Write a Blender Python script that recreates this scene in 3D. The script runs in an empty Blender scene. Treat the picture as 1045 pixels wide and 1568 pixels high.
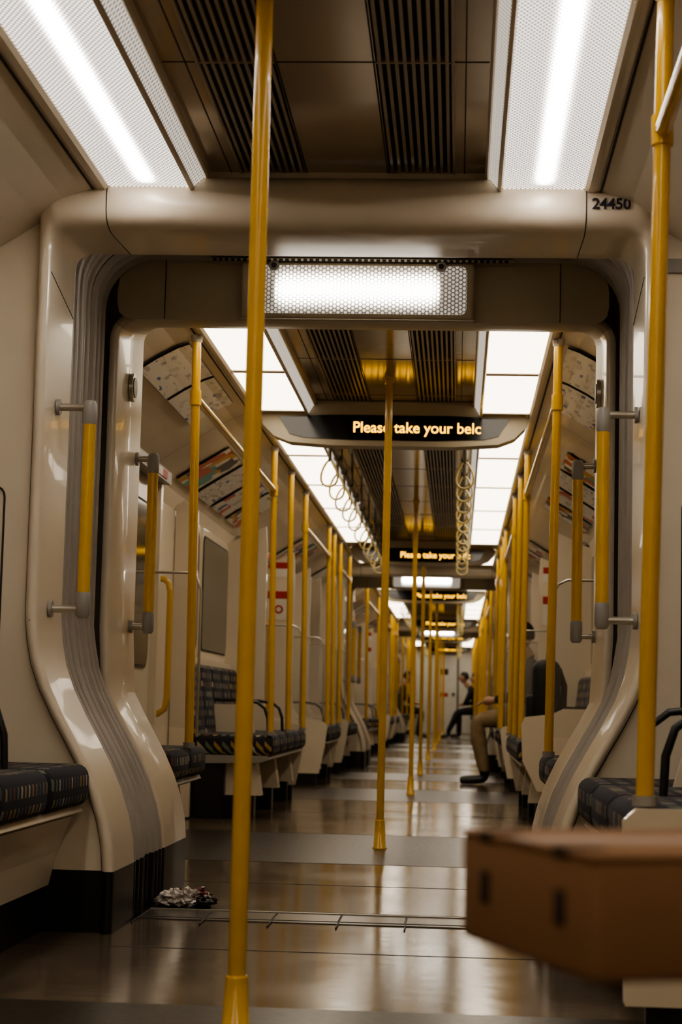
import bpy, bmesh, math, random
from mathutils import Vector, Matrix, noise
random.seed(4)
S = bpy.context.scene
try: S.view_settings.look = 'AgX - Medium High Contrast'
except Exception: pass
COL = S.collection
PITCH = 14.05

# ------------------------------------------------------------------ materials
def nmat(name):
    m = bpy.data.materials.new(name); m.use_nodes = True
    nt = m.node_tree; b = nt.nodes['Principled BSDF']
    return m, nt, b
def setp(b, color=None, rough=None, metal=None, spec=None, coat=None, emis=None, estr=None):
    if color is not None: b.inputs['Base Color'].default_value = (*color, 1)
    if rough is not None: b.inputs['Roughness'].default_value = rough
    if metal is not None: b.inputs['Metallic'].default_value = metal
    if spec is not None: b.inputs['Specular IOR Level'].default_value = spec
    if coat is not None: b.inputs['Coat Weight'].default_value = coat
    if emis is not None: b.inputs['Emission Color'].default_value = (*emis, 1)
    if estr is not None: b.inputs['Emission Strength'].default_value = estr
def simple(name, color, rough=.5, metal=0, var=.12, scale=6, bump=0, bscale=60, coat=0, spec=None, rvar=0):
    m, nt, b = nmat(name)
    setp(b, color, rough, metal, spec, coat)
    tc = nt.nodes.new('ShaderNodeTexCoord')
    n = nt.nodes.new('ShaderNodeTexNoise'); n.inputs['Scale'].default_value = scale; n.inputs['Detail'].default_value = 4
    nt.links.new(tc.outputs['Object'], n.inputs['Vector'])
    r = nt.nodes.new('ShaderNodeValToRGB')
    r.color_ramp.elements[0].position = .3; r.color_ramp.elements[1].position = .7
    r.color_ramp.elements[0].color = (*[c*(1-var) for c in color], 1)
    r.color_ramp.elements[1].color = (*[min(1, c*(1+var)) for c in color], 1)
    nt.links.new(n.outputs['Fac'], r.inputs['Fac']); nt.links.new(r.outputs['Color'], b.inputs['Base Color'])
    if rvar:
        mr = nt.nodes.new('ShaderNodeMapRange'); mr.inputs['To Min'].default_value = rough-rvar; mr.inputs['To Max'].default_value = rough+rvar
        nt.links.new(n.outputs['Fac'], mr.inputs['Value']); nt.links.new(mr.outputs['Result'], b.inputs['Roughness'])
    if bump:
        n2 = nt.nodes.new('ShaderNodeTexNoise'); n2.inputs['Scale'].default_value = bscale
        nt.links.new(tc.outputs['Object'], n2.inputs['Vector'])
        bp = nt.nodes.new('ShaderNodeBump'); bp.inputs['Strength'].default_value = bump; bp.inputs['Distance'].default_value = .01
        nt.links.new(n2.outputs['Fac'], bp.inputs['Height']); nt.links.new(bp.outputs['Normal'], b.inputs['Normal'])
    return m

M = {}
M['cream'] = simple('cream_panel', (.74, .645, .50), .38, var=.04, scale=3, coat=.15)
M['creamg'] = simple('cream_frame_gloss', (.74, .64, .495), .28, var=.04, scale=3, coat=.22)
M['beige_dk'] = simple('beige_header', (.48, .41, .29), .4, var=.05)
M['ceil'] = simple('ceiling_satin_panel', (.47, .385, .28), .13, metal=.40, var=.06, scale=2)
M['slat'] = simple('vent_slat', (.40, .33, .24), .35, metal=.3, var=.05)
M['black'] = simple('black_recess', (.008, .007, .006), .6, var=.1)
M['kick'] = simple('black_kickplate', (.012, .010, .009), .35, var=.2)
M['seam'] = simple('dark_seam', (.03, .022, .016), .7, var=.1)
M['rubber'] = simple('grey_bellows_rubber', (.40, .36, .315), .42, var=.08, scale=10, bump=.1)
M['grey'] = simple('grey_bracket_plastic', (.30, .28, .25), .4, var=.05)
M['yellow'] = simple('yellow_powder_coat', (.69, .395, .012), .27, var=.06, scale=9, coat=.4)
M['chrome'] = simple('brushed_steel', (.50, .46, .39), .3, metal=.8, var=.08)
M['darkrail'] = simple('dark_rail', (.12, .10, .07), .35, metal=.5)
M['strap'] = simple('strap_loop_plastic', (.72, .58, .26), .35)
M['glass'] = simple('dark_window_glass', (.028, .027, .022), .08, var=.1, spec=.7)
M['white'] = simple('white_print', (.78, .74, .66), .5, var=.05)
M['red'] = simple('red_print', (.45, .03, .02), .5, var=.05)
M['ink'] = simple('ink_navy', (.008, .009, .02), .5, var=.05)
M['screenblk'] = simple('display_glass', (.006, .005, .004), .12, var=.1)
M['floor_dk'] = simple('floor_dark_vinyl', (.020, .015, .011), .30, var=.3, scale=40, rvar=.07, spec=.28)
M['steel_thr'] = simple('threshold_metal', (.14, .12, .10), .25, metal=.7, var=.2, scale=20)
M['card'] = simple('cardboard', (.235, .13, .068), .8, var=.06, scale=5, bump=.05, spec=.2)
M['card_dk'] = simple('cardboard_slot', (.025, .012, .006), .9)
M['tape'] = simple('box_tape', (.26, .15, .085), .5)
M['skin'] = simple('skin', (.45, .25, .16), .5, var=.06, scale=20)
M['hair'] = simple('hair_dark', (.02, .013, .009), .6, var=.3, scale=80)
M['jacket'] = simple('jacket_dark', (.016, .016, .019), .75, var=.3, scale=20, bump=.2)
M['coat2'] = simple('coat_black', (.009, .008, .009), .8, var=.3, scale=20, bump=.2)
M['khaki'] = simple('trousers_khaki', (.27, .19, .10), .85, var=.2, scale=14, bump=.5, bscale=18)
M['jeans'] = simple('trousers_dark', (.012, .012, .016), .8, var=.2, scale=20)
M['shoe'] = simple('shoe_black', (.010, .009, .008), .35)
M['bag'] = simple('bag_nylon', (.010, .010, .011), .6, var=.2, scale=60, bump=.2)
M['foil_r'] = simple('packet_red', (.16, .035, .022), .35, metal=.2, var=.5, scale=40)
M['foil_w'] = simple('packet_silver', (.55, .50, .45), .35, metal=.2, var=.5, scale=40)
M['foil_k'] = simple('packet_dark', (.03, .02, .02), .3, metal=.3, var=.3, scale=30)
def clear_mat():
    m, nt, b = nmat('screen_clear_glass')
    setp(b, (.60, .56, .48), .05); b.inputs['Alpha'].default_value = .10
    return m
M['clear'] = clear_mat()

def floor_mat():
    m, nt, b = nmat('floor_speckled_vinyl')
    tc = nt.nodes.new('ShaderNodeTexCoord')
    n = nt.nodes.new('ShaderNodeTexNoise'); n.inputs['Scale'].default_value = 2.2; n.inputs['Detail'].default_value = 6
    n2 = nt.nodes.new('ShaderNodeTexNoise'); n2.inputs['Scale'].default_value = 160
    nt.links.new(tc.outputs['Object'], n.inputs['Vector']); nt.links.new(tc.outputs['Object'], n2.inputs['Vector'])
    r = nt.nodes.new('ShaderNodeValToRGB'); r.color_ramp.elements[0].position = .3; r.color_ramp.elements[1].position = .75
    r.color_ramp.elements[0].color = (.110, .080, .054, 1); r.color_ramp.elements[1].color = (.185, .142, .098, 1)
    nt.links.new(n.outputs['Fac'], r.inputs['Fac'])
    r2 = nt.nodes.new('ShaderNodeValToRGB'); r2.color_ramp.elements[0].position = .38; r2.color_ramp.elements[1].position = .5
    r2.color_ramp.elements[0].color = (.45, .45, .45, 1); r2.color_ramp.elements[1].color = (1, 1, 1, 1)
    nt.links.new(n2.outputs['Fac'], r2.inputs['Fac'])
    mx = nt.nodes.new('ShaderNodeMix'); mx.data_type = 'RGBA'; mx.blend_type = 'MULTIPLY'; mx.inputs['Factor'].default_value = .7
    nt.links.new(r.outputs['Color'], mx.inputs['A']); nt.links.new(r2.outputs['Color'], mx.inputs['B'])
    nt.links.new(mx.outputs['Result'], b.inputs['Base Color'])
    mr = nt.nodes.new('ShaderNodeMapRange'); mr.inputs['To Min'].default_value = .06; mr.inputs['To Max'].default_value = .22
    nt.links.new(n.outputs['Fac'], mr.inputs['Value']); nt.links.new(mr.outputs['Result'], b.inputs['Roughness'])
    b.inputs['Specular IOR Level'].default_value = .45
    bp = nt.nodes.new('ShaderNodeBump'); bp.inputs['Strength'].default_value = .12; bp.inputs['Distance'].default_value = .003
    n3 = nt.nodes.new('ShaderNodeTexNoise'); n3.inputs['Scale'].default_value = 14
    nt.links.new(tc.outputs['Object'], n3.inputs['Vector']); nt.links.new(n3.outputs['Fac'], bp.inputs['Height']); nt.links.new(bp.outputs['Normal'], b.inputs['Normal'])
    return m
M['floor'] = floor_mat()

def math_node(nt, op, a=None, b=None, c=None):
    n = nt.nodes.new('ShaderNodeMath'); n.operation = op
    for i, v in enumerate((a, b, c)):
        if v is None: continue
        if isinstance(v, (int, float)): n.inputs[i].default_value = v
        else: nt.links.new(v, n.inputs[i])
    return n.outputs[0]

def lens_mat(name, base, core, halfy, cw, ax=('X', 'Y'), pitch=.009, mesh_depth=.45, col=(1, .915, .79), endf=.14):
    """perforated diffuser with a tube glowing behind it"""
    m, nt, b = nmat(name)
    setp(b, (.5, .45, .4), .4)
    tc = nt.nodes.new('ShaderNodeTexCoord'); sp = nt.nodes.new('ShaderNodeSeparateXYZ')
    nt.links.new(tc.outputs['Object'], sp.inputs[0])
    x = sp.outputs[ax[0]]; y = sp.outputs[ax[1]]
    st = base
    if core:
        g = math_node(nt, 'POWER', 2.718, math_node(nt, 'MULTIPLY', math_node(nt, 'POWER', math_node(nt, 'DIVIDE', math_node(nt, 'ABSOLUTE', x), cw), 2.0), -1.0))
        e = math_node(nt, 'SUBTRACT', halfy*.92, math_node(nt, 'ABSOLUTE', y))
        e = math_node(nt, 'MULTIPLY', e, 1/(halfy*endf))
        cl = nt.nodes.new('ShaderNodeClamp'); nt.links.new(e, cl.inputs['Value'])
        glow = math_node(nt, 'MULTIPLY', g, cl.outputs[0])
        st = math_node(nt, 'MULTIPLY_ADD', glow, core, base)
    if mesh_depth:
        def lattice(off):
            u = math_node(nt, 'ADD', math_node(nt, 'DIVIDE', x, pitch), off)
            v = math_node(nt, 'ADD', math_node(nt, 'DIVIDE', y, pitch*1.732), off)
            fu = math_node(nt, 'SUBTRACT', math_node(nt, 'FRACT', u), .5)
            fv = math_node(nt, 'MULTIPLY', math_node(nt, 'SUBTRACT', math_node(nt, 'FRACT', v), .5), 1.732)
            return math_node(nt, 'SQRT', math_node(nt, 'ADD', math_node(nt, 'MULTIPLY', fu, fu), math_node(nt, 'MULTIPLY', fv, fv)))
        d = math_node(nt, 'MINIMUM', lattice(100.0), lattice(100.5))
        hole = math_node(nt, 'LESS_THAN', d, .36)
        fac = math_node(nt, 'MULTIPLY_ADD', hole, mesh_depth, 1-mesh_depth)
        st = math_node(nt, 'MULTIPLY', st, fac)
    b.inputs['Emission Color'].default_value = (*col, 1)
    if isinstance(st, (int, float)): b.inputs['Emission Strength'].default_value = st
    else: nt.links.new(st, b.inputs['Emission Strength'])
    return m
LENS_HX = .115
M['lens'] = lens_mat('light_diffuser', 2.1, 60, .9, .018, pitch=.0125, mesh_depth=.84, endf=.08, col=(1, .92, .84))
M['lens_far'] = lens_mat('light_diffuser_plain', 5.2, 0, .7, .03, mesh_depth=0, col=(1, .875, .70))
M['lens_side'] = lens_mat('light_diffuser_side', .9, 0, .7, .03, pitch=.0125, mesh_depth=.75)
M['lens_end'] = lens_mat('gangway_light_diffuser', .45, 44, .30, .034, ax=('Z', 'X'), pitch=.014, mesh_depth=.85, endf=.12)

def emis(name, col, st):
    m, nt, b = nmat(name); setp(b, (.02, .01, 0), .5, emis=col, estr=st); return m
M['led'] = emis('amber_led', (1, .50, .03), 3.8)

def moquette():
    m, nt, b = nmat('seat_moquette'); b.inputs['Roughness'].default_value = .9
    tc = nt.nodes.new('ShaderNodeTexCoord'); sp = nt.nodes.new('ShaderNodeSeparateXYZ')
    nt.links.new(tc.outputs['Object'], sp.inputs[0])
    x, y, z = sp.outputs
    ax = math_node(nt, 'ABSOLUTE', x)
    u = math_node(nt, 'MULTIPLY', math_node(nt, 'ADD', math_node(nt, 'SUBTRACT', z, ax), 50.0), 1/.048)
    v = math_node(nt, 'MULTIPLY', math_node(nt, 'ADD', math_node(nt, 'MULTIPLY', ax, .3), math_node(nt, 'ADD', y, 50.0)), 1/.038)
    fu = math_node(nt, 'FRACT', u)
    row = math_node(nt, 'FLOOR', u)
    v2 = math_node(nt, 'ADD', v, math_node(nt, 'MULTIPLY', row, .37))
    fv = math_node(nt, 'FRACT', v2); colm = math_node(nt, 'FLOOR', v2)
    a = math_node(nt, 'MULTIPLY', math_node(nt, 'GREATER_THAN', fu, .22), math_node(nt, 'LESS_THAN', fu, .78))
    c = math_node(nt, 'MULTIPLY', math_node(nt, 'GREATER_THAN', fv, .30), math_node(nt, 'LESS_THAN', fv, .62))
    mask = math_node(nt, 'MULTIPLY', a, c)
    cb = nt.nodes.new('ShaderNodeCombineXYZ'); nt.links.new(row, cb.inputs[0]); nt.links.new(colm, cb.inputs[1])
    wn = nt.nodes.new('ShaderNodeTexWhiteNoise'); nt.links.new(cb.outputs[0], wn.inputs['Vector'])
    cr = nt.nodes.new('ShaderNodeValToRGB'); cr.color_ramp.interpolation = 'CONSTANT'
    els = cr.color_ramp.elements
    els[0].color = (.09, .09, .11, 1); els[0].position = 0
    els[1].position = .25; els[1].color = (.46, .40, .30, 1)
    for p, cc in ((.56, (.15, .18, .13, 1)), (.72, (.36, .24, .08, 1)), (.90, (.20, .06, .04, 1))):
        e = els.new(p); e.color = cc
    nt.links.new(wn.outputs['Value'], cr.inputs['Fac'])
    mx = nt.nodes.new('ShaderNodeMix'); mx.data_type = 'RGBA'
    mx.inputs['A'].default_value = (.020, .019, .026, 1)
    nt.links.new(cr.outputs['Color'], mx.inputs['B']); nt.links.new(mask, mx.inputs['Factor'])
    nt.links.new(mx.outputs['Result'], b.inputs['Base Color'])
    return m
M['moq'] = moquette()

def poster_mat(name, cols, scale, stretch=(1, 1, 1)):
    m, nt, b = nmat(name); b.inputs['Roughness'].default_value = .35
    tc = nt.nodes.new('ShaderNodeTexCoord'); mp = nt.nodes.new('ShaderNodeMapping'); mp.inputs['Scale'].default_value = stretch
    nt.links.new(tc.outputs['Object'], mp.inputs[0])
    v = nt.nodes.new('ShaderNodeTexVoronoi'); v.distance = 'CHEBYCHEV'; v.inputs['Scale'].default_value = scale; v.inputs['Randomness'].default_value = .6
    nt.links.new(mp.outputs[0], v.inputs['Vector'])
    sp = nt.nodes.new('ShaderNodeSeparateColor'); nt.links.new(v.outputs['Color'], sp.inputs[0])
    r = nt.nodes.new('ShaderNodeValToRGB'); r.color_ramp.interpolation = 'CONSTANT'
    els = r.color_ramp.elements
    els[0].position = 0; els[0].color = (*cols[0][1], 1); els[1].position = cols[1][0]; els[1].color = (*cols[1][1], 1)
    for p, c in cols[2:]:
        e = els.new(p); e.color = (*c, 1)
    nt.links.new(sp.outputs[0], r.inputs['Fac']); nt.links.new(r.outputs['Color'], b.inputs['Base Color'])
    return m
W_ = (.85, .81, .73)
M['post1'] = poster_mat('poster_white', [(0, W_), (.76, (.70, .67, .61)), (.90, (.50, .48, .46)), (.97, (.08, .14, .45))], 34, (1, .5, 3))
M['post2'] = poster_mat('poster_colour', [(0, W_), (.38, (.60, .34, .06)), (.52, (.10, .40, .34)), (.66, (.06, .06, .08)), (.82, (.6, .12, .06))], 9, (1, 1, 1.5))
M['post3'] = poster_mat('poster_red', [(0, W_), (.60, (.60, .06, .06)), (.70, (.6, .56, .5)), (.92, (.08, .08, .36))], 12, (1, 1, 2))

# ------------------------------------------------------------------ mesh builder
class MB:
    def __init__(s): s.v = []; s.f = []; s.m = []; s.s = []; s.mats = []
    def mi(s, mat):
        if mat not in s.mats: s.mats.append(mat)
        return s.mats.index(mat)
    def face(s, pts, mat, smooth=False):
        i = len(s.v); s.v += [tuple(p) for p in pts]; s.f.append(tuple(range(i, i+len(pts)))); s.m.append(s.mi(mat)); s.s.append(smooth)
    def box(s, x0, x1, y0, y1, z0, z1, mat):
        i = len(s.v)
        s.v += [(x, y, z) for z in (z0, z1) for y in (y0, y1) for x in (x0, x1)]
        for q in ((0, 1, 3, 2), (4, 6, 7, 5), (0, 4, 5, 1), (2, 3, 7, 6), (0, 2, 6, 4), (1, 5, 7, 3)):
            s.f.append(tuple(i+k for k in q)); s.m.append(s.mi(mat)); s.s.append(False)
    def loft(s, secs, mat, smooth=True, closed=False, matf=None):
        i = len(s.v); n = len(secs[0])
        for sec in secs: s.v += [tuple(p) for p in sec]
        for a in range(len(secs)-1):
            for b in range(n if closed else n-1):
                c = (b+1) % n
                s.f.append((i+a*n+b, i+a*n+c, i+(a+1)*n+c, i+(a+1)*n+b))
                s.m.append(s.mi(matf(a, b) if matf else mat)); s.s.append(smooth)
    def tube(s, path, r, mat, n=14, cap=True, smooth=True, closed=False):
        path = [Vector(p) for p in path]; N = len(path)
        rr = r if isinstance(r, (list, tuple)) else [r]*N
        secs = []; up = None
        for k, p in enumerate(path):
            if closed: t = (path[(k+1) % N]-path[k-1]).normalized()
            else: t = (path[min(k+1, N-1)]-path[max(k-1, 0)]).normalized()
            if up is None:
                up = Vector((1, 0, 0)) if abs(t.x) < .8 else Vector((0, 1, 0))
            a = (up-t*up.dot(t)).normalized(); up = a; bb = t.cross(a)
            secs.append([p+(a*math.cos(2*math.pi*j/n)+bb*math.sin(2*math.pi*j/n))*rr[k] for j in range(n)])
        if closed: secs.append(secs[0])
        s.loft(secs, mat, smooth, True)
        if cap and not closed:
            s.face(secs[0][::-1], mat); s.face(secs[-1], mat)
    def prism(s, poly, axis, a0, a1, mat, smooth=False):
        def P(p, a):
            if axis == 'x': return (a, p[0], p[1])
            if axis == 'y': return (p[0], a, p[1])
            return (p[0], p[1], a)
        A = [P(p, a0) for p in poly]; B = [P(p, a1) for p in poly]
        s.loft([A, B], mat, smooth, True); s.face(A[::-1], mat); s.face(B, mat)
    def rbox(s, x0, x1, y0, y1, z0, z1, r, mat, seg=3, xf=None):
        bm = bmesh.new(); bmesh.ops.create_cube(bm, size=1)
        for v in bm.verts:
            v.co = Vector(((x0+x1)/2+v.co.x*(x1-x0), (y0+y1)/2+v.co.y*(y1-y0), (z0+z1)/2+v.co.z*(z1-z0)))
        bmesh.ops.bevel(bm, geom=bm.edges[:], offset=r, segments=seg, profile=.5, affect='EDGES')
        s.add_bm(bm, mat, True, xf); bm.free()
    def add_bm(s, bm, mat, smooth=True, xf=None):
        i = len(s.v); bm.verts.ensure_lookup_table(); bm.verts.index_update()
        for v in bm.verts: s.v.append(tuple(xf(v.co) if xf else v.co))
        for f in bm.faces:
            s.f.append(tuple(i+v.index for v in f.verts)); s.m.append(s.mi(mat)); s.s.append(smooth)
    def ball(s, c, rad, mat, xf=None, u=20, v=14):
        bm = bmesh.new(); bmesh.ops.create_uvsphere(bm, u_segments=u, v_segments=v, radius=1)
        for q in bm.verts:
            p = q.co.copy()
            if xf: p = Vector(xf(p))
            q.co = Vector((c[0]+p.x*rad[0], c[1]+p.y*rad[1], c[2]+p.z*rad[2]))
        s.add_bm(bm, mat); bm.free()
    def build(s, name, loc=(0, 0, 0), parent=None, bevel=0, recalc=True):
        me = bpy.data.meshes.new(name); me.from_pydata(s.v, [], s.f)
        for mt in s.mats: me.materials.append(M[mt])
        me.polygons.foreach_set('material_index', s.m); me.polygons.foreach_set('use_smooth', s.s)
        if recalc:
            bm = bmesh.new(); bm.from_mesh(me); bmesh.ops.recalc_face_normals(bm, faces=bm.faces[:]); bm.to_mesh(me); bm.free()
        me.update()
        o = bpy.data.objects.new(name, me); COL.objects.link(o); o.location = loc
        if parent: o.parent = parent
        if bevel:
            md = o.modifiers.new('bev', 'BEVEL'); md.width = bevel; md.segments = 2; md.limit_method = 'ANGLE'
        return o

def dup(o, dy, parent=None):
    c = o.copy(); COL.objects.link(c)
    if parent: c.parent = parent
    else: c.location.y += dy
    for ch in [x for x in bpy.data.objects if x.parent == o]:
        dup(ch, 0, c)
    return c
REP = []   # repeated per car

# ------------------------------------------------------------------ room shell
Y0, Y1 = -3.0, 47.3
G0 = 5.19
mb = MB()
dark = [(2.3, 4.03)]
for k in range(3):
    for a, b in ((7.66, 9.4), (12.75, 14.6), (16.35, 18.08)):
        dark.append((a+PITCH*k, b+PITCH*k))
y = Y0
for a, b in dark:
    mb.box(-1.28, 1.28, y, a, -.05, 0, 'floor'); mb.box(-1.28, 1.28, a, b, -.05, 0, 'floor_dk'); y = b
mb.box(-1.28, 1.28, y, Y1, -.05, 0, 'floor')
for yj in (4.93, 6.75, 7.66, 9.4, 11.2, 12.75, 14.6, 16.35, 18.08):
    for k in range(3):
        mb.box(-1.2, 1.2, yj+PITCH*k-.003, yj+PITCH*k+.003, 0, .0008, 'seam')
mb.build('floor')

mb = MB()
for sx in (-1, 1):
    mb.box(min(0, sx*.12), max(0, sx*.12), Y0, Y1, 2.16, 2.20, 'ceil')
    mb.box(min(sx*.12, sx*.30), max(sx*.12, sx*.30), Y0, Y1, 2.185, 2.20, 'black')
    mb.box(min(sx*.30, sx*.395), max(sx*.30, sx*.395), Y0, Y1, 2.16, 2.20, 'ceil')
    n = 9; p = .18/n
    for i in range(n):
        xc = sx*(.12+p*(i+.5))
        mb.box(xc-.0042, xc+.0042, Y0, Y1, 2.158, 2.172, 'slat')
    segs = [(Y0, 5.17)]+[(6.58+PITCH*k, 5.17+PITCH*(k+1)) for k in range(3)]
    for y0, y1 in segs:
        y1 = min(y1, Y1)
        def strip(prof, mat):
            mb.loft([[(sx*x, y0, z) for x, z in prof], [(sx*x, y1, z) for x, z in prof]], mat, False)
        strip([(.393, 2.16), (.393, 2.135), (.398, 2.128), (.403, 2.130)], 'creamg')
        strip([(.403, 2.130), (.427, 2.090)], 'lens_side')
        strip([(.427, 2.090), (.430, 2.082), (.437, 2.079), (.441, 2.084), (.441, 2.11)], 'creamg')
        mb.box(min(sx*.44, sx*.67), max(sx*.44, sx*.67), y0, y1, 2.10, 2.13, 'cream')
        strip([(.67, 2.10), (.67, 2.086), (.68, 2.078), (.695, 2.078), (.71, 2.083)], 'creamg')
        mb.box(min(sx*.712, sx*.718), max(sx*.712, sx*.718), y0, y1, 2.078, 2.082, 'seam')
y = 4.27-.95*7
while y < Y1:
    for sx in (-1, 1):
        mb.box(min(sx*.12, sx*.30), max(sx*.12, sx*.30), y-.004, y+.004, 2.157, 2.173, 'slat')
        mb.box(min(sx*.30, sx*.39), max(sx*.30, sx*.39), y-.0015, y+.0015, 2.1585, 2.161, 'seam')
        mb.box(sx*.335-.0015, sx*.335+.0015, y, y+.95, 2.1585, 2.161, 'seam')
        mb.box(sx*.305-.003, sx*.305+.003, y, y+.95, 2.155, 2.161, 'slat')
        mb.box(sx*.116-.002, sx*.116+.002, y, y+.95, 2.1585, 2.161, 'seam')
    mb.box(-.12, .12, y-.0015, y+.0015, 2.1585, 2.161, 'seam')
    y += .95
mb.build('ceiling', recalc=False)

COVE = [(.71, 2.083), (.80, 2.052), (.88, 2.01), (.95, 1.965), (1.06, 1.90), (1.17, 1.83), (1.22, 1.78), (1.25, 1.70)]
for sx, nm in ((-1, 'wall_left'), (1, 'wall_right')):
    mb = MB()
    prof = [(.71, 2.19)]+COVE+[(1.25, .9), (1.25, 0)]
    segs = [(Y0, 5.19)]+[(6.57+PITCH*k, min(Y1, 5.19+PITCH*(k+1))) for k in range(3)]
    for y0, y1 in segs:
        mb.loft([[(sx*x, y0, z) for x, z in prof], [(sx*x, y1, z) for x, z in prof]], 'cream', False)
        mb.box(min(sx*1.20, sx*1.25), max(sx*1.20, sx*1.25), y0, y1, 0, .10, 'kick')
        y = y0+.66
        while y < y1:
            pts = [(sx*(x-.001), z-.001) for x, z in COVE]
            mb.loft([[(x, y-.002, z) for x, z in pts], [(x, y+.002, z) for x, z in pts]], 'seam', False)
            y += 1.9
    # long cove joint seen beside the light run
    mb.build(nm, recalc=False)

mb = MB(); mb.box(-1.28, 1.28, Y0-.05, Y0, 0, 2.2, 'cream'); mb.box(-.4, .4, Y0, Y0+.02, .02, 1.95, 'beige_dk'); mb.build('wall_back')
mb = MB(); mb.box(-1.28, 1.28, Y1, Y1+.05, 0, 2.2, 'white'); mb.build('wall_end')
mb = MB()
mb.box(-.32, .32, Y1-.03, Y1-.002, 0, 1.95, 'white'); mb.box(-.36, -.33, Y1-.04, Y1-.002, 0, 1.99, 'seam'); mb.box(.33, .36, Y1-.04, Y1-.002, 0, 1.99, 'seam')
mb.box(-.36, .36, Y1-.04, Y1-.002, 1.96, 1.99, 'seam'); mb.box(-.10, .10, Y1-.035, Y1-.03, 1.45, 1.6, 'seam'); mb.box(.2, .27, Y1-.07, Y1-.03, .95, 1.0, 'seam')
mb.box(-.10, .10, Y1-.035, Y1-.03, .9, 1.0, 'red')
mb.build('door_end')

# ------------------------------------------------------------------ ceiling lights
def light(yc, L, sx, mat='lens_far'):
    mb = MB()
    mb.box(-LENS_HX+.001, LENS_HX-.001, -L/2+.012, L/2-.012, -.004, .004, mat)
    mb.box(-LENS_HX+.001, LENS_HX-.001, -L/2+.001, -L/2+.012, -.008, .004, 'creamg')
    mb.box(-LENS_HX+.001, LENS_HX-.001, L/2-.012, L/2-.001, -.008, .004, 'creamg')
    return mb.build('ceiling_light', (sx*.555, yc, 2.094))
for sx in (-1, 1):
    light(4.24, 1.80, sx, 'lens')
    for a, b in ((1.9, 3.32), (.45, 1.87), (-1.0, .42), (-2.5, -1.03)):
        light((a+b)/2, b-a, sx)
    for a, b in ((6.6, 8.0), (8.03, 9.1), (9.36, 10.74), (10.78, 12.2), (12.24, 13.66), (13.70, 15.1), (15.14, 16.5), (17.2, 18.9)):
        REP.append(light((a+b)/2, b-a, sx))

# ------------------------------------------------------------------ gangway
FL = [(.60, 0), (.60, .17), (.606, .24), (.622, .31), (.648, .385), (.683, .46), (.722, .53), (.762, .60), (.798, .67), (.824, .74), (.838, .81)]
def arch(hw, top, r, off=0.):
    L = []
    for i, (x, z) in enumerate(FL):
        L.append((-(min(x, hw-.004*(len(FL)-i))+off), z))
    for z in (.88, 1.1, 1.4, 1.65, top-r): L.append((-(hw+off), z))
    cx, cz, rr = -(hw-r), top-r, r+off
    for k in range(1, 9):
        a = math.pi/2*k/8; L.append((cx-rr*math.cos(a), cz+rr*math.sin(a)))
    for x in (-.55, -.35, -.15): L.append((x, top+off))
    return L+[(0, top+off)]+[(-x, z) for x, z in L[::-1]]
NA = len(arch(.845, 1.97, .1))
def isk(b): return b == 0 or b == NA-2
GA = MB()
RC = .055
inner = arch(.845, 1.975, RC)
nL = len(FL)+5; OUT = []; PR = []
for i, (x, z) in enumerate(inner):
    j = i if i < NA/2 else NA-1-i
    s = -1 if i < NA/2 else 1
    if j < nL: o = (s*(abs(x)+.035), z if j < nL-1 else 1.90); p = .03 if j < nL-2 else .045
    elif j < nL+8:
        k = (j-nL+1)/8
        if k <= .5: o = (s*.88, 1.90+(2.137-1.90)*k*2)
        else: o = (s*(.88-(.88-(.845-RC))*(k-.5)*2), 2.137)
        p = .045+.055*min(1, k*1.5)
    else: o = (x, 2.137); p = .10
    OUT.append(o); PR.append(p)
secs = []
for t, pr in ((1, 0), (.985, .30), (.93, .55), (.82, .80), (.68, .95), (.50, 1), (.28, .98), (.14, .88), (.05, .66), (.01, .3), (0, 0)):
    secs.append([(inner[i][0]+(OUT[i][0]-inner[i][0])*t, G0-pr*PR[i], inner[i][1]+(OUT[i][1]-inner[i][1])*t) for i in range(NA)])
secs.append([(x, 5.35, z+(.008 if z > 1.9 else 0)) for x, z in inner]); secs.append([(x, 5.50, z+(.016 if z > 1.9 else 0)) for x, z in inner])
GA.loft(secs, 'creamg', True, matf=lambda a, b: 'kick' if isk(b) else 'creamg')
def shell_pt(i):
    x, z = OUT[i]; s = -1 if i < NA/2 else 1
    j = i if i < NA/2 else NA-1-i
    if j < nL+4: return (s*1.27, z)
    return (x, 2.19)
def endwall(mb, y, outp):
    A = [(x, y, z) for x, z in outp]; B = [(shell_pt(i)[0], y, shell_pt(i)[1]) for i in range(NA)]
    mb.loft([A, B], 'cream', False, matf=lambda a, b: 'kick' if isk(b) else 'cream')
endwall(GA, G0+.002, OUT)
for sx in (-1, 1):
    sm = [(x, z) for x, z in OUT[1:NA//2] if abs(x) > .87 or z < 1.0]
    GA.tube([(-sx*x, G0-.001, z) for x, z in sm], .0026, 'seam', 6)
for sx in (-1, 1):
    prs = []
    for t, pr in ((.985, .30), (.93, .55), (.82, .80), (.68, .95), (.50, 1), (.28, .98), (.14, .88), (.05, .66), (.01, .3), (0, 0)):
        prs.append((sx*.675, G0-pr*.10-.0002, 1.975+(2.137-1.975)*t))
    prs.append((sx*.675, 5.5, 1.9908))
    GA.tube(prs, .0016, 'seam', 6)
    GA.tube([(sx*.879, G0-.002, 1.86), (sx*.862, G0-.031, 1.86), (sx*.8448, G0-.01, 1.86), (sx*.8448, 5.5, 1.79)], .0016, 'seam', 6)
    GA.tube([(sx*.879, G0-.002, .86), (sx*.862, G0-.031, .86), (sx*.8448, G0-.01, .86), (sx*.8448, 5.5, .84)], .0016, 'seam', 6)
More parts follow.
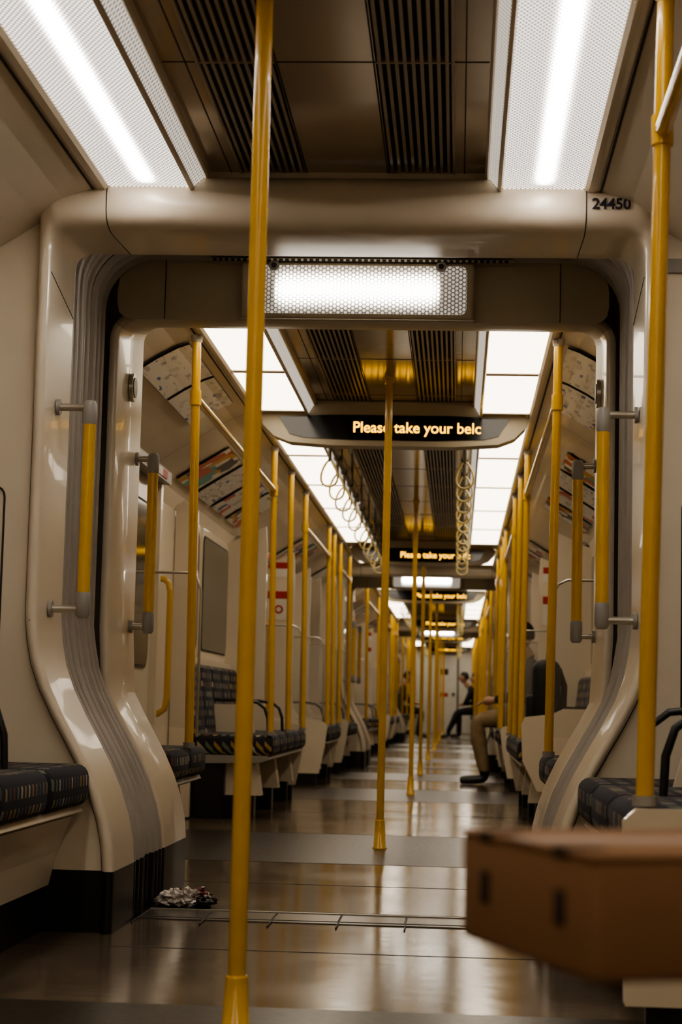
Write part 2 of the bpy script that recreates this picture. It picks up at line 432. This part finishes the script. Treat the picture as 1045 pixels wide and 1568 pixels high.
rr = lambda y0, y1, z0, z1, r: [(cx+r*math.cos(a), cz+r*math.sin(a)) for cx, cz, a0 in ((y1-r, z1-r, 0), (y0+r, z1-r, 90), (y0+r, z0+r, 180), (y1-r, z0+r, 270)) for a in [math.radians(a0+d) for d in (0, 22.5, 45, 67.5, 90)]]
for sx in (1, -1):
    p = rr(.955, 1.22, .62, 1.24, .03)
    GA.tube([(sx*a, G0, b) for a, b in p], .003, 'seam', 6, closed=True)
GA.box(.882, 1.25, G0-.008, G0, 1.875, 1.915, 'grey')
# ribbed bellows: rounded ribs separated by dark grooves
bs = []; N = 48
RIB = [.016, .004, 0, .001, .004, .010]      # one rib = 6 sections, first is the groove
for i in range(N+1):
    y = 5.50+.56*i/N
    o = RIB[i % 6] + (.008 if 18 <= i < 30 else 0)
    bs.append([(x, y, z) for x, z in arch(.848, 2.10, .17, o)])
GA.loft(bs, 'rubber', False, matf=lambda a, b: 'kick' if isk(b) else ('seam' if a % 6 == 5 else 'rubber'))
secs = []
for y, off, top in ((6.07, .03, 1.905), (6.055, .012, 1.905), (6.06, .002, 1.905), (6.08, 0, 1.905), (6.25, 0, 1.925), (6.55, 0, 1.98), (6.57, .01, 1.985)):
    secs.append([(x, y, z) for x, z in arch(.81, top, .06, off)])
GA.loft(secs, 'creamg', True, matf=lambda a, b: 'kick' if isk(b) else ('beige_dk' if nL+2 <= b < NA-nL-3 else 'creamg'))
pl = [(-.765, 1.905), (-.79, 1.912), (-.808, 1.93), (-.815, 1.96), (-.815, 1.99)]+[(-.715-.10*math.cos(a), 2.01+.10*math.sin(a)) for a in [math.radians(d) for d in (0, 22, 45, 67, 90)]]
pl = pl+[(-x, z) for x, z in pl[::-1]]
GA.prism(pl, 'y', 6.045, 6.09, 'beige_dk')
GA.box(-.80, .80, 6.09, 6.14, 1.95, 2.159, 'black')
for sx in (-1, 1): GA.box(sx*.655-.0015, sx*.655+.0015, 6.043, 6.05, 1.908, 2.108, 'seam')
GA.box(-.50, .50, 5.98, 6.045, 2.093, 2.10, 'chrome')
for i in range(49): GA.box(-.49+i*.02, -.478+i*.02, 5.977, 5.99, 2.092, 2.0985, 'black')
A = [(x, 6.57, z) for x, z in arch(.81, 1.985, .06, .01)]
endB = [(shell_pt(i)[0], 6.57, shell_pt(i)[1]) for i in range(NA)]
GA.loft([A, endB], 'cream', False)
gang = GA.build('gangway', recalc=False)
REP.append(gang)

def text(body, size, loc, mat, name, parent=None, width=None, bold=0, rot=(math.pi/2, 0, 0), ext=.001):
    c = bpy.data.curves.new(name, 'FONT'); c.body = body; c.size = size; c.extrude = ext; c.offset = bold
    o = bpy.data.objects.new(name, c); COL.objects.link(o); o.location = loc; o.rotation_euler = rot
    c.materials.append(M[mat])
    bpy.context.view_layer.update()
    if width: o.scale.x = width/o.dimensions.x
    if parent: o.parent = parent
    return o
text('24450', .043, (.690, 5.086, 2.031), 'ink', 'car_number', gang, width=.106, bold=.0008)

mb = MB()
mb.rbox(-.385, .385, -.02, .03, -.10, .095, .012, 'beige_dk')
mb.prism([(x, z) for x, z in rr(-.36, .36, -.080, .080, .02)], 'y', -.024, -.018, 'lens_end')
for sx in (-1, 1):
    mb.tube([(sx*.275, -.032, .078), (sx*.275, -.02, .078)], .018, 'grey', 16)
    mb.tube([(sx*.275, -.034, .078), (sx*.275, -.03, .078)], .009, 'black', 12)
mb.tube([(-.385, -.018, -.1), (.385, -.018, -.1)], .004, 'chrome', 8)
REP.append(mb.build('gangway_light', (-.012, 6.014, 2.000)))

def grab(sx, y, xw):
    mb = MB()
    xg = sx*.745
    for z in (1.49, .90):
        mb.tube([(sx*(xw-.002), y, z), (xg, y, z)], .011, 'chrome', 12)
        mb.tube([(sx*(xw-.002), y, z), (sx*(xw-.012), y, z)], .024, 'grey', 16)
    mb.tube([(xg, y, .875), (xg, y, .885), (xg, y, .945), (xg, y, .95)], [.014, .021, .021, .0185], 'grey', 14)
    mb.tube([(xg, y, 1.44), (xg, y, 1.445), (xg, y, 1.50), (xg, y, 1.51)], [.0185, .021, .021, .014], 'grey', 14)
    mb.tube([(xg, y, .95), (xg, y, 1.44)], .0185, 'yellow', 16)
    return mb.build('grab_handle')
for sx in (-1, 1):
    REP.append(grab(sx, 5.32, .845)); REP.append(grab(sx, 6.46, .81))
for sx in (-1, 1):
    mb = MB()
    mb.tube([(sx*.808, 6.32, 1.72), (sx*.795, 6.32, 1.72)], .05, 'chrome', 20); mb.tube([(sx*.80, 6.32, 1.72), (sx*.792, 6.32, 1.72)], .035, 'grey', 20)
    REP.append(mb.build('alarm_unit'))

mb = MB()
mb.box(-.595, .595, 5.56, 5.60, 0, .003, 'steel_thr'); mb.box(-.595, .595, 5.60, 5.61, 0, .004, 'black')
x = -.595
while x < .58:
    mb.box(x+.003, x+.195, 5.61, 5.78, 0, .004, 'steel_thr'); mb.box(x-.0, x+.004, 5.45, 5.80, 0, .0045, 'black'); x += .198
mb.box(-.595, .595, 5.785, 5.80, 0, .007, 'chrome'); mb.box(-.595, .595, 5.80, 5.85, 0, .003, 'black')
REP.append(mb.build('threshold_plate'))

# ------------------------------------------------------------------ poles
def vpole(x, y, z0=0, z1=2.16, cone=True, dx=0):
    mb = MB()
    if cone:
        mb.tube([(x, y, 0), (x, y, .006), (x, y, .0061), (x, y, .125), (x, y, .13), (x, y, .13)], [.033, .033, .028, .0215, .0205, .0175], 'yellow', 20)
    mb.tube([(x, y, z0), (x+dx, y, z1-.01)], .0172, 'yellow', 20)
    mb.tube([(x+dx, y, z1-.03), (x+dx, y, z1-.005), (x+dx, y, z1)], [.021, .024, .034], 'yellow' if cone else 'chrome', 20)
    if not cone: mb.tube([(x, y, z0), (x, y, z0+.02)], .023, 'grey', 16)
    return mb.build('handrail_pole')
vpole(-.068, 3.58)
for y, x in ((8.53, 0), (13.75, .01), (17.75, 0)): REP.append(vpole(x, y))
for sx in (-1, 1):
    vpole(sx*.700, 3.62, .466, 2.086, False, sx*.032)
    for y in (7.18, 10.33, 11.4, 12.5, 14.85, 15.45, 16.30, 17.72):
        REP.append(vpole(sx*.69, y, .466, 2.082, False, sx*.020))
    def rail(a, b, z=1.83):
        mb = MB(); mb.tube([(sx*.707, a, z), (sx*.707, b, z)], .0165, 'yellow', 14)
        for y in (a, b): mb.tube([(sx*.707, y-.0, z-.03), (sx*.707, y, z+.03)], .023, 'yellow', 14)
        return mb.build('overhead_handrail')
    mb = MB(); mb.tube([(sx*.726, 1.2, 1.79), (sx*.726, 3.62, 1.79)], .0165, 'yellow', 14); mb.tube([(sx*.726, 3.62, 1.76), (sx*.726, 3.62, 1.82)], .022, 'yellow', 14)
    mb.build('overhead_handrail')
    for a, b in ((7.18, 10.33), (12.5, 14.85), (16.30, 17.72)): REP.append(rail(a, b))
    for y in (9.56, 14.68):
        mb = MB()
        mb.tube([(sx*1.24, y, 1.27), (sx*1.19, y, 1.27), (sx*1.165, y, 1.25), (sx*1.155, y, 1.2), (sx*1.155, y, .66), (sx*1.165, y, .60), (sx*1.20, y, .575), (sx*1.24, y, .57)], .0165, 'yellow', 12)
        REP.append(mb.build('door_grab_pole'))

# ------------------------------------------------------------------ hanging straps
def straps(sx, a, b):
    mb = MB(); x = sx*.36; z = 2.03
    mb.tube([(x, a, z), (x, b, z)], .014, 'darkrail', 10)
    y = a+.1
    while y < b:
        mb.tube([(x, y, z), (x, y, 2.16)], .008, 'darkrail', 8); y += 1.1
    y = a+.25
    while y < b-.1:
        mb.tube([(x, y-.014, z), (x, y+.014, z)], .022, 'darkrail', 10)
        mb.tube([(x, y, z-.015), (x, y, 1.93)], .009, 'darkrail', 8)
        lp = []
        ang = random.uniform(-.6, .6)
        for k in range(20):
            t = 2*math.pi*k/20
            w = .046*math.sin(t)*(1-.35*math.cos(t)); lp.append((x+w*math.cos(ang), y+w*math.sin(ang), 1.865+.07*math.cos(t)))
        mb.tube(lp, .006, 'strap', 7, closed=True)
        y += .62
    return mb.build('hanging_strap_rail')
for sx in (-1, 1):
    REP.append(straps(sx, 9.55, 12.6)); REP.append(straps(sx, 12.9, 16.5))

# ------------------------------------------------------------------ displays
def sign(y):
    mb = MB()
    hp = [(-.67, 2.075), (-.62, 2.10), (-.45, 2.135), (-.2, 2.15), (.2, 2.15), (.45, 2.135), (.62, 2.10), (.67, 2.075), (.655, 2.03), (.60, 1.975), (.52, 1.945), (.3, 1.93), (-.3, 1.93), (-.52, 1.945), (-.60, 1.975), (-.655, 2.03)]
    mb.prism(hp, 'y', y, y+.13, 'beige_dk')
    mb.box(-.42, .42, y+.01, y+.12, 2.10, 2.159, 'beige_dk')
    sp = [(-.575, 2.072), (-.3, 2.084), (.3, 2.084), (.575, 2.072), (.52, 1.985), (.45, 1.968), (.2, 1.958), (-.2, 1.958), (-.45, 1.968), (-.52, 1.985)]
    mb.prism(sp, 'y', y-.006, y, 'screenblk')
    o = mb.build('passenger_information_display', bevel=.006)
    text('Please take your belc', .076, (-.205, y-.008, 1.997), 'led', 'led_message', o, width=.635, bold=.0011)
    return o
REP.append(sign(9.18)); REP.append(sign(17.0))

# ------------------------------------------------------------------ benches
def bench(sx, y0, y1, near=False, arm=True):
    mb = MB()
    n = max(1, round((y1-y0)/.5)); w = (y1-y0)/n
    def bx(a, b, *r): return (min(sx*a, sx*b), max(sx*a, sx*b), *r)
    for i in range(n):
        ya, yb = y0+i*w+.006, y0+(i+1)*w-.006
        mb.rbox(*bx(.67, 1.15, ya, yb, .35, .465), .035, 'moq', 4)
        def tilt(co, s=sx): return (co.x+s*(co.z-.46)*.12, co.y, co.z)
        mb.rbox(*bx(1.10, 1.19, ya, yb, .44, .86), .03, 'moq', 4, xf=tilt)
    mb.prism([(sx*.70, .352), (sx*.69, .335), (sx*.74, .315), (sx*1.2, .30), (sx*1.2, .352)], 'y', y0+.004, y1-.004, 'creamg' if near else 'grey')
    mb.box(*bx(1.19, 1.248, y0, y1, .84, .90), 'creamg')
    if near:
        mb.prism([(sx*.72, .32), (sx*.76, .22), (sx*.78, .13), (sx*1.24, .13), (sx*1.24, .32)], 'y', y0+.02, y1, 'cream')
        mb.prism([(sx*.80, .13), (sx*.80, 0), (sx*1.24, 0), (sx*1.24, .13)], 'y', y0+.03, y1, 'kick')
    else:
        mb.box(*bx(.94, 1.24, y0+.03, y1-.03, 0, .31), 'kick')
        k = max(2, n//2+1)
        for i in range(k):
            yc = y0+.10+(y1-y0-.28)*i/(k-1)
            mb.prism([(sx*.77, .32), (sx*.74, .13), (sx*.96, .13), (sx*.96, .32)], 'y', yc, yc+.12, 'cream')
            mb.prism([(sx*.78, .13), (sx*.78, 0), (sx*.95, 0), (sx*.95, .13)], 'y', yc+.005, yc+.115, 'kick')
    if arm:
        for i in range(1, n):
            if not near and i % 2: continue
            yc = y0+i*w
            mb.tube([(sx*1.12, yc, .655), (sx*.95, yc, .655), (sx*.86, yc, .645), (sx*.815, yc, .61), (sx*.795, yc, .55), (sx*.79, yc, .46)], .010, 'kick', 10)
            mb.prism([(sx*1.12, .63), (sx*.92, .63), (sx*.87, .46), (sx*1.12, .46)], 'y', yc-.012, yc+.012, 'cream')
    return mb.build('bench_seat')
def screen(sx, y, wide=True, notice=False, glass=True, low=False):
    mb = MB()
    if wide:
        xi = .97
        pts = [(1.245, .10), (.74, .10), (.70, .30), (.68, .47), (.70, .50), (.76, .515), (xi-.06, .54), (xi-.015, .60), (xi, .72), (xi, 1.70), (xi+.01, 1.84), (1.245, 1.72)]
        mb.prism([(sx*x, z) for x, z in [(1.245, 0), (.76, 0), (.76, .10), (1.245, .10)]], 'y', y-.015, y+.015, 'kick')
    else:
        xi = 1.12
        pts = [(1.245, .01), (xi, .01), (xi, 1.70), (1.20, 1.76), (1.245, 1.72)]
    mb.prism([(sx*x, z) for x, z in pts], 'y', y-.018, y+.018, 'cream')
    if low:
        mb.prism([(sx*x, z) for x, z in [(1.13, .20), (.78, .20), (.70, .36), (.69, .56), (.71, .60), (.86, .62), (.92, .65), (1.13, .65)]], 'y', y-.016, y+.016, 'cream')
    if glass:
        g = [(xi, .56), (.72, .53), (.72, 1.10), (.74, 1.15), (.78, 1.17), (xi, 1.17)]
        mb.prism([(sx*x, z) for x, z in g], 'y', y-.004, y+.004, 'clear')
        mb.tube([(sx*xi, y, 1.17), (sx*.78, y, 1.17), (sx*.74, y, 1.15), (sx*.72, y, 1.10), (sx*.72, y, .50)], .006, 'chrome', 8)
    if notice:
        a, b = min(sx*1.18, sx*1.0), max(sx*1.18, sx*1.0)
        mb.box(a, b, y-.022, y-.018, 1.30, 1.48, 'white'); mb.box(a, b, y-.024, y-.018, 1.47, 1.53, 'red')
        mb.tube([((a+b)/2, y-.024, 1.385), ((a+b)/2, y-.021, 1.385)], .035, 'red', 16); mb.tube([((a+b)/2, y-.026, 1.385), ((a+b)/2, y-.023, 1.385)], .020, 'white', 16)
        mb.box(a, b, y-.022, y-.018, 1.64, 1.74, 'white'); mb.box(a, b, y-.024, y-.018, 1.71, 1.76, 'red')
    return mb.build('draught_screen', bevel=.008)
for sx in (-1, 1):
    bench(sx, 3.60, 5.165, near=True)
    bench(sx, .4, 2.2, near=True)
    REP.append(bench(sx, 6.62, 7.56, near=False, arm=False))
    REP.append(bench(sx, 10.30, 12.57)); REP.append(bench(sx, 14.79, 16.37)); REP.append(bench(sx, 17.68, 19.15))
    REP.append(screen(sx, 7.60, False)); REP.append(screen(sx, 10.27, False, glass=False, low=(sx > 0)))
    REP.append(screen(sx, 14.76, True, True))
    for y in (12.6, 16.40, 17.64): REP.append(screen(sx, y))
for sx in (-1, 1):
    mb = MB()
    mb.prism([(sx*.66, .10), (sx*.655, .44), (sx*.68, .463), (sx*1.24, .463), (sx*1.24, .10)], 'y', 3.56, 3.595, 'creamg')
    mb.prism([(sx*.70, 0), (sx*.70, .10), (sx*1.24, .10), (sx*1.24, 0)], 'y', 3.57, 3.59, 'kick')
    mb.build('bench_end_panel', bevel=.006)

# ------------------------------------------------------------------ windows, doors, posters
def window(sx, y0, y1, name):
    mb = MB()
    f = lambda a, b: (min(sx*a, sx*b), max(sx*a, sx*b))
    a, b = f(1.225, 1.248); mb.prism(rr(y0, y1, .90, 1.70, .09), 'x', a, b, 'creamg')
    a, b = f(1.221, 1.226); mb.prism(rr(y0+.05, y1-.05, .95, 1.655, .06), 'x', a, b, 'seam')
    a, b = f(1.218, 1.222); mb.prism(rr(y0+.06, y1-.06, .96, 1.645, .05), 'x', a, b, 'glass')
    return mb.build(name)
def door(sx, yc, name):
    mb = MB()
    f = lambda a, b: (min(sx*a, sx*b), max(sx*a, sx*b))
    for s in (-1, 1):
        y0, y1 = sorted((yc+s*.004, yc+s*.80))
        a, b = f(1.215, 1.248); mb.prism([(y0, .01), (y1, .01), (y1, 1.74), (y0, 1.74)], 'x', a, b, 'cream')
        a, b = f(1.208, 1.216); mb.prism(rr(y0+.10, y1-.10, .80, 1.62, .08), 'x', a, b, 'seam')
        a, b = f(1.204, 1.209); mb.prism(rr(y0+.115, y1-.115, .815, 1.605, .07), 'x', a, b, 'glass')
    for s in (-1, 1):
        y0, y1 = sorted((yc+s*.80, yc+s*.86)); a, b = f(1.18, 1.248); mb.prism([(y0, .0), (y1, .0), (y1, 1.78), (y0, 1.78)], 'x', a, b, 'creamg')
    a, b = f(1.14, 1.248); mb.prism([(yc-.86, 1.74), (yc+.86, 1.74), (yc+.86, 1.80), (yc-.86, 1.80)], 'x', a, b, 'grey')
    a, b = f(1.135, 1.141); mb.prism([(yc+.1, 1.75), (yc+.55, 1.75), (yc+.55, 1.79), (yc+.1, 1.79)], 'x', a, b, 'white')
    mb.prism([(yc+.55, 1.75), (yc+.7, 1.75), (yc+.7, 1.79), (yc+.55, 1.79)], 'x', a, b, 'red')
    return mb.build(name, bevel=.006)
for sx, sd in ((-1, 'left'), (1, 'right')):
    REP.append(window(sx, 10.38, 11.12, 'window_1')); REP.append(window(sx, 11.2, 12.52, 'window_2'))
    REP.append(window(sx, 14.95, 15.95, 'window_3')); REP.append(window(sx, 18.05, 18.95, 'window_4'))
    for yc in (8.53, 13.68, 17.02): REP.append(door(sx, yc, 'door_1' if yc < 9 else 'door_2' if yc < 14 else 'door_3'))
    window(sx, 4.2, 5.0, 'window_5'); door(sx, 3.0, 'door_4')

def poster(sx, y0, y1, mat, hi=False):
    mb = MB()
    if hi: pr = [(.755, 2.066), (.80, 2.05), (.88, 2.008), (.955, 1.96)]
    else: pr = [(.900, 1.997), (.95, 1.965), (1.06, 1.898), (1.175, 1.824)]
    o1 = [(sx*(x-.006), z-.010) for x, z in pr]; o2 = [(sx*(x-.004), z-.004) for x, z in pr]
    mb.loft([[(x, y0-.015, z) for x, z in o2], [(x, y1+.015, z) for x, z in o2]], 'seam', False)
    mb.loft([[(x, y0, z) for x, z in o1], [(x, y1, z) for x, z in o1]], mat, False)
    return mb.build('advert_poster', recalc=False)
for sx in (-1, 1):
    REP.append(poster(sx, 7.25, 7.95, 'post1', True)); REP.append(poster(sx, 8.0, 8.7, 'post1', True))
    for i, (a, b) in enumerate(((9.75, 10.35), (10.45, 11.05), (11.15, 11.75), (11.85, 12.45), (14.95, 15.55), (15.65, 16.25), (17.9, 18.5))):
        REP.append(poster(sx, a, b, ('post2', 'post1', 'post3', 'post2', 'post3', 'post2', 'post1')[i]))

# ------------------------------------------------------------------ cardboard box
mb = MB()
ud = Vector((-.084, .225, 0)).normalized(); vd = Vector((ud.y, -ud.x, 0))
LW, LV, H = .25, .70, .082
O = Vector((.432, 1.25, .4665))
def bxf(co): return O+ud*co.x+vd*co.y+Vector((0, 0, co.z))
def lb(u0, u1, v0, v1, z0, z1, mat, r=.004): mb.rbox(u0, u1, v0, v1, z0, z1, r, mat, 2, xf=bxf)
lb(0, LW, 0, LV, 0, H, 'card', .006)
lb(-.001, LW/2-.001, -.0015, LV+.0015, H-.002, H+.002, 'card', .0015)
lb(LW/2+.001, LW+.001, -.0015, LV+.0015, H-.002, H+.002, 'card', .0015)
lb(LW/2-.024, LW/2+.024, -.002, LV, H+.001, H+.0026, 'tape', .0005)
for u in (.055, .195):
    lb(u-.012, u+.012, -.002, .03, H-.004, H+.003, 'card_dk', .001)
    lb(u-.008, u+.008, -.002, .02, .032, .056, 'card_dk', .001)
mb.build('cardboard_box')

# ------------------------------------------------------------------ crumpled crisp packet
mb = MB()
for c, sc, mat, sd in (((-.485, 5.93, .026), (.058, .05, .026), 'foil_r', 1), ((-.535, 5.90, .026), (.050, .05, .026), 'foil_w', 5), ((-.445, 5.90, .020), (.035, .045, .020), 'foil_k', 9), ((-.545, 5.94, .020), (.035, .04, .020), 'foil_k', 12), ((-.49, 5.89, .03), (.03, .03, .03), 'foil_w', 21)):
    bm = bmesh.new(); bmesh.ops.create_icosphere(bm, subdivisions=4, radius=1)
    for v in bm.verts:
        d = noise.noise(v.co*2.6+Vector((sd, 0, 0)))*.55+noise.noise(v.co*6+Vector((0, sd, 0)))*.25
        p = v.co*(1+d); z = max(-1.0, p.z)
        v.co = Vector((c[0]+p.x*sc[0], c[1]+p.y*sc[1], max(.0005, c[2]+z*sc[2])))
    mb.add_bm(bm, mat, False); bm.free()
mb.face([(-.59, 5.87, .003), (-.50, 5.865, .004), (-.47, 5.90, .02), (-.57, 5.92, .018)], 'foil_k')
mb.build('crisp_packet')

# ------------------------------------------------------------------ backpack on the right bench
mb = MB()
mb.rbox(.77, .93, 10.70, 11.0, .467, .93, .06, 'bag', 4)
mb.rbox(.735, .80, 10.74, 10.96, .50, .73, .025, 'bag', 3)
mb.tube([(.86, 10.80, .92), (.86, 10.81, .965), (.86, 10.88, .965), (.86, 10.89, .92)], .01, 'bag', 8)
for yy in (10.77, 10.93): mb.tube([(.92, yy, .88), (.955, yy, .78), (.95, yy, .6), (.92, yy, .50)], .014, 'bag', 8)
mb.build('backpack')

# ------------------------------------------------------------------ people
def person(name, hip, face, top='jacket', legs='khaki', lean=0., stretch=0., hair='hair'):
    root = bpy.data.objects.new(name, None); COL.objects.link(root); root.location = hip
    root.rotation_euler = (0, 0, math.pi if face < 0 else 0)
    J = {}; R = {}
    def j(n, p, r): J[n] = Vector(p); R[n] = r
    ln = lean
    j('pel', (0, 0, .575), (.15, .105)); j('sp', (-.03+ln*.3, 0, .74), (.145, .105)); j('ch', (-.02+ln, 0, .92), (.165, .115))
    j('nb', (.0+ln*1.2, 0, 1.06), (.07, .07)); j('nk', (.03+ln*1.4, 0, 1.13), (.052, .052)); j('hd', (.04+ln*1.5, 0, 1.17), (.05, .05))
    st = stretch
    for s, t in ((1, 'r'), (-1, 'l')):
        j('sh'+t, (-.01+ln, s*.175, 1.00), (.068, .068)); j('el'+t, (.09+ln, s*.235, .76), (.056, .056)); j('wr'+t, (.32, s*.10, .71), (.038, .038))
        j('hp'+t, (.06, s*.085, .572), (.097, .097)); j('th'+t, (.26, s*.10, .570), (.090, .090)); j('kn'+t, (.46, s*.11, .535), (.076, .076))
        j('cf'+t, (.44+st*.4, s*.115, .34), (.072, .068)); j('an'+t, (.40+st, s*.12, .14), (.060, .055)); j('he'+t, (.385+st, s*.12, .05), (.040, .044))
        j('ba'+t, (.53+st, s*.13, .040), (.042, .036)); j('to'+t, (.60+st, s*.135, .034), (.030, .028))
    E = [('pel', 'sp', top), ('sp', 'ch', top), ('ch', 'nb', top), ('nb', 'nk', 'skin'), ('nk', 'hd', 'skin')]
    for t in 'rl':
        E += [('ch', 'sh'+t, top), ('sh'+t, 'el'+t, top), ('el'+t, 'wr'+t, top), ('pel', 'hp'+t, legs), ('hp'+t, 'th'+t, legs), ('th'+t, 'kn'+t, legs), ('kn'+t, 'cf'+t, legs), ('cf'+t, 'an'+t, legs), ('an'+t, 'he'+t, 'shoe'), ('he'+t, 'ba'+t, 'shoe'), ('ba'+t, 'to'+t, 'shoe')]
    names = list(J); idx = {n: i for i, n in enumerate(names)}
    me = bpy.data.meshes.new('skel'); me.from_pydata([tuple(J[n]) for n in names], [(idx[a], idx[b]) for a, b, _ in E], [])
    ob = bpy.data.objects.new('skel', me); COL.objects.link(ob)
    md = ob.modifiers.new('skin', 'SKIN'); md.use_smooth_shade = True
    ss = ob.modifiers.new('sub', 'SUBSURF'); ss.levels = 2; ss.render_levels = 2
    sv = me.skin_vertices[0].data
    for n in names: sv[idx[n]].radius = R[n]
    sv[idx['pel']].use_root = True
    bpy.context.view_layer.update()
    dg = bpy.context.evaluated_depsgraph_get()
    nm = bpy.data.meshes.new_from_object(ob.evaluated_get(dg)); nm.name = name+'_body'
    bpy.data.objects.remove(ob)
    nm.materials.clear(); ml = [top, legs, 'shoe', 'skin']
    for m_ in ml: nm.materials.append(M[m_])
    for p in nm.polygons:
        c = p.center; best = (9, top)
        for a, b, lab in E:
            A, B = J[a], J[b]; t = max(0, min(1, (c-A).dot(B-A)/(B-A).length_squared)); d = (c-(A+(B-A)*t)).length/(R[a][0]*(1-t)+R[b][0]*t)
            if d < best[0]: best = (d, lab)
        p.material_index = ml.index(best[1]); p.use_smooth = True
    for v in nm.vertices: v.co.z = max(v.co.z, .002)
    body = bpy.data.objects.new('body', nm); COL.objects.link(body); body.parent = root
    H = MB(); hc = J['hd']+Vector((.02, 0, .085))
    def hx(p):
        p = p.copy()
        if p.z < 0: p.x *= 1-.10*(-p.z) if p.x > 0 else 1-.35*(-p.z); p.y *= 1-.35*(-p.z)
        return p
    H.ball(hc, (.092, .074, .118), 'skin', hx, 28, 20)
    H.tube([hc+Vector((.088, 0, .02)), hc+Vector((.108, 0, -.02)), hc+Vector((.094, 0, -.03))], [.007, .012, .008], 'skin', 8)
    for s in (-1, 1):
        H.ball(hc+Vector((-.005, s*.074, -.005)), (.017, .008, .030), 'skin', None, 10, 8)
        H.ball(hc+Vector((.080, s*.030, .004)), (.010, .013, .008), 'white', None, 10, 8)
        H.ball(hc+Vector((.088, s*.030, .004)), (.004, .006, .006), 'hair', None, 8, 6)
        H.ball(hc+Vector((.084, s*.030, .024)), (.006, .018, .004), 'hair', None, 8, 6)
    H.ball(hc+Vector((.082, 0, -.055)), (.008, .024, .006), 'skin', None, 10, 6)
    def hr(p):
        p = p.copy()
        if p.x > .1 and p.z < .35: p.x = .1+(p.x-.1)*.35
        if p.z < -.35: p.z = -.35
        return p
    H.ball(hc+Vector((-.010, 0, .018)), (.098, .081, .116), hair, hr, 24, 16)
    H.build('head', parent=root)
    Hd = MB()
    for s, t in ((1, 'r'), (-1, 'l')):
        w = J['wr'+t]; d = Vector((.96, -s*.22, -.10)).normalized(); sd = Vector((-d.y, d.x, 0)).normalized()*(-s)
        Hd.tube([w-d*.01, w+d*.02, w+d*.05, w+d*.085], [.027, .030, .036, .030], 'skin', 12)
        for i in range(4):
            b0 = w+d*.082+sd*(.027-.018*i); ln_ = (.068, .078, .072, .055)[i]
            Hd.tube([b0-d*.02, b0, b0+d*ln_*.45+Vector((0, 0, -.006)), b0+d*ln_*.8+Vector((0, 0, -.020)), b0+d*ln_*.92+Vector((0, 0, -.034))], [.009, .0092, .0085, .0075, .0055], 'skin', 8)
        b0 = w+d*.03+sd*.025
        Hd.tube([b0-sd*.01, b0+sd*.018+d*.02, b0+sd*.028+d*.045, b0+sd*.026+d*.065], [.012, .0115, .010, .007], 'skin', 8)
    Hd.build('hands', parent=root)
    return root
person('seated_man', (.97, 15.88, 0), -1, 'jacket', 'khaki', lean=.02)
person('seated_passenger', (.80, 39.0, 0), -1, 'coat2', 'jeans', lean=.18, stretch=.24)
person('seated_passenger', (.84, 40.0, 0), -1, 'coat2', 'jeans', lean=.05, stretch=.05)
person('seated_passenger', (-.86, 39.0, 0), 1, 'coat2', 'jeans', lean=.08)

# ------------------------------------------------------------------ repeat cars
for k in (1, 2):
    for o in list(REP): dup(o, PITCH*k)

# ------------------------------------------------------------------ world
w = bpy.data.worlds.new('world'); S.world = w; w.use_nodes = True
w.node_tree.nodes['Background'].inputs[0].default_value = (.02, .017, .013, 1)
w.node_tree.nodes['Background'].inputs[1].default_value = .3

# ------------------------------------------------------------------ camera
f, W, Hh = 2850., 1045., 1568.
cy = Vector((178, -299, -f)).normalized()
r = .024
cz = Vector((r, 1, (178*r-299)/f)).normalized()
cx = cy.cross(cz).normalized()
Mx = Matrix(((cx.x, cy.x, cz.x), (cx.y, cy.y, cz.y), (cx.z, cy.z, cz.z)))
cam = bpy.data.cameras.new('camera'); co = bpy.data.objects.new('camera', cam); COL.objects.link(co)
mw = Mx.transposed().to_4x4(); mw.translation = Vector((.34, 0, .645)); co.matrix_world = mw
cam.sensor_fit = 'VERTICAL'; cam.sensor_height = 36; cam.sensor_width = 24; cam.lens = 36*f/Hh
cam.clip_start = .05; cam.clip_end = 200
cam.dof.use_dof = True; cam.dof.focus_distance = 6.0; cam.dof.aperture_fstop = 5.6
S.camera = co
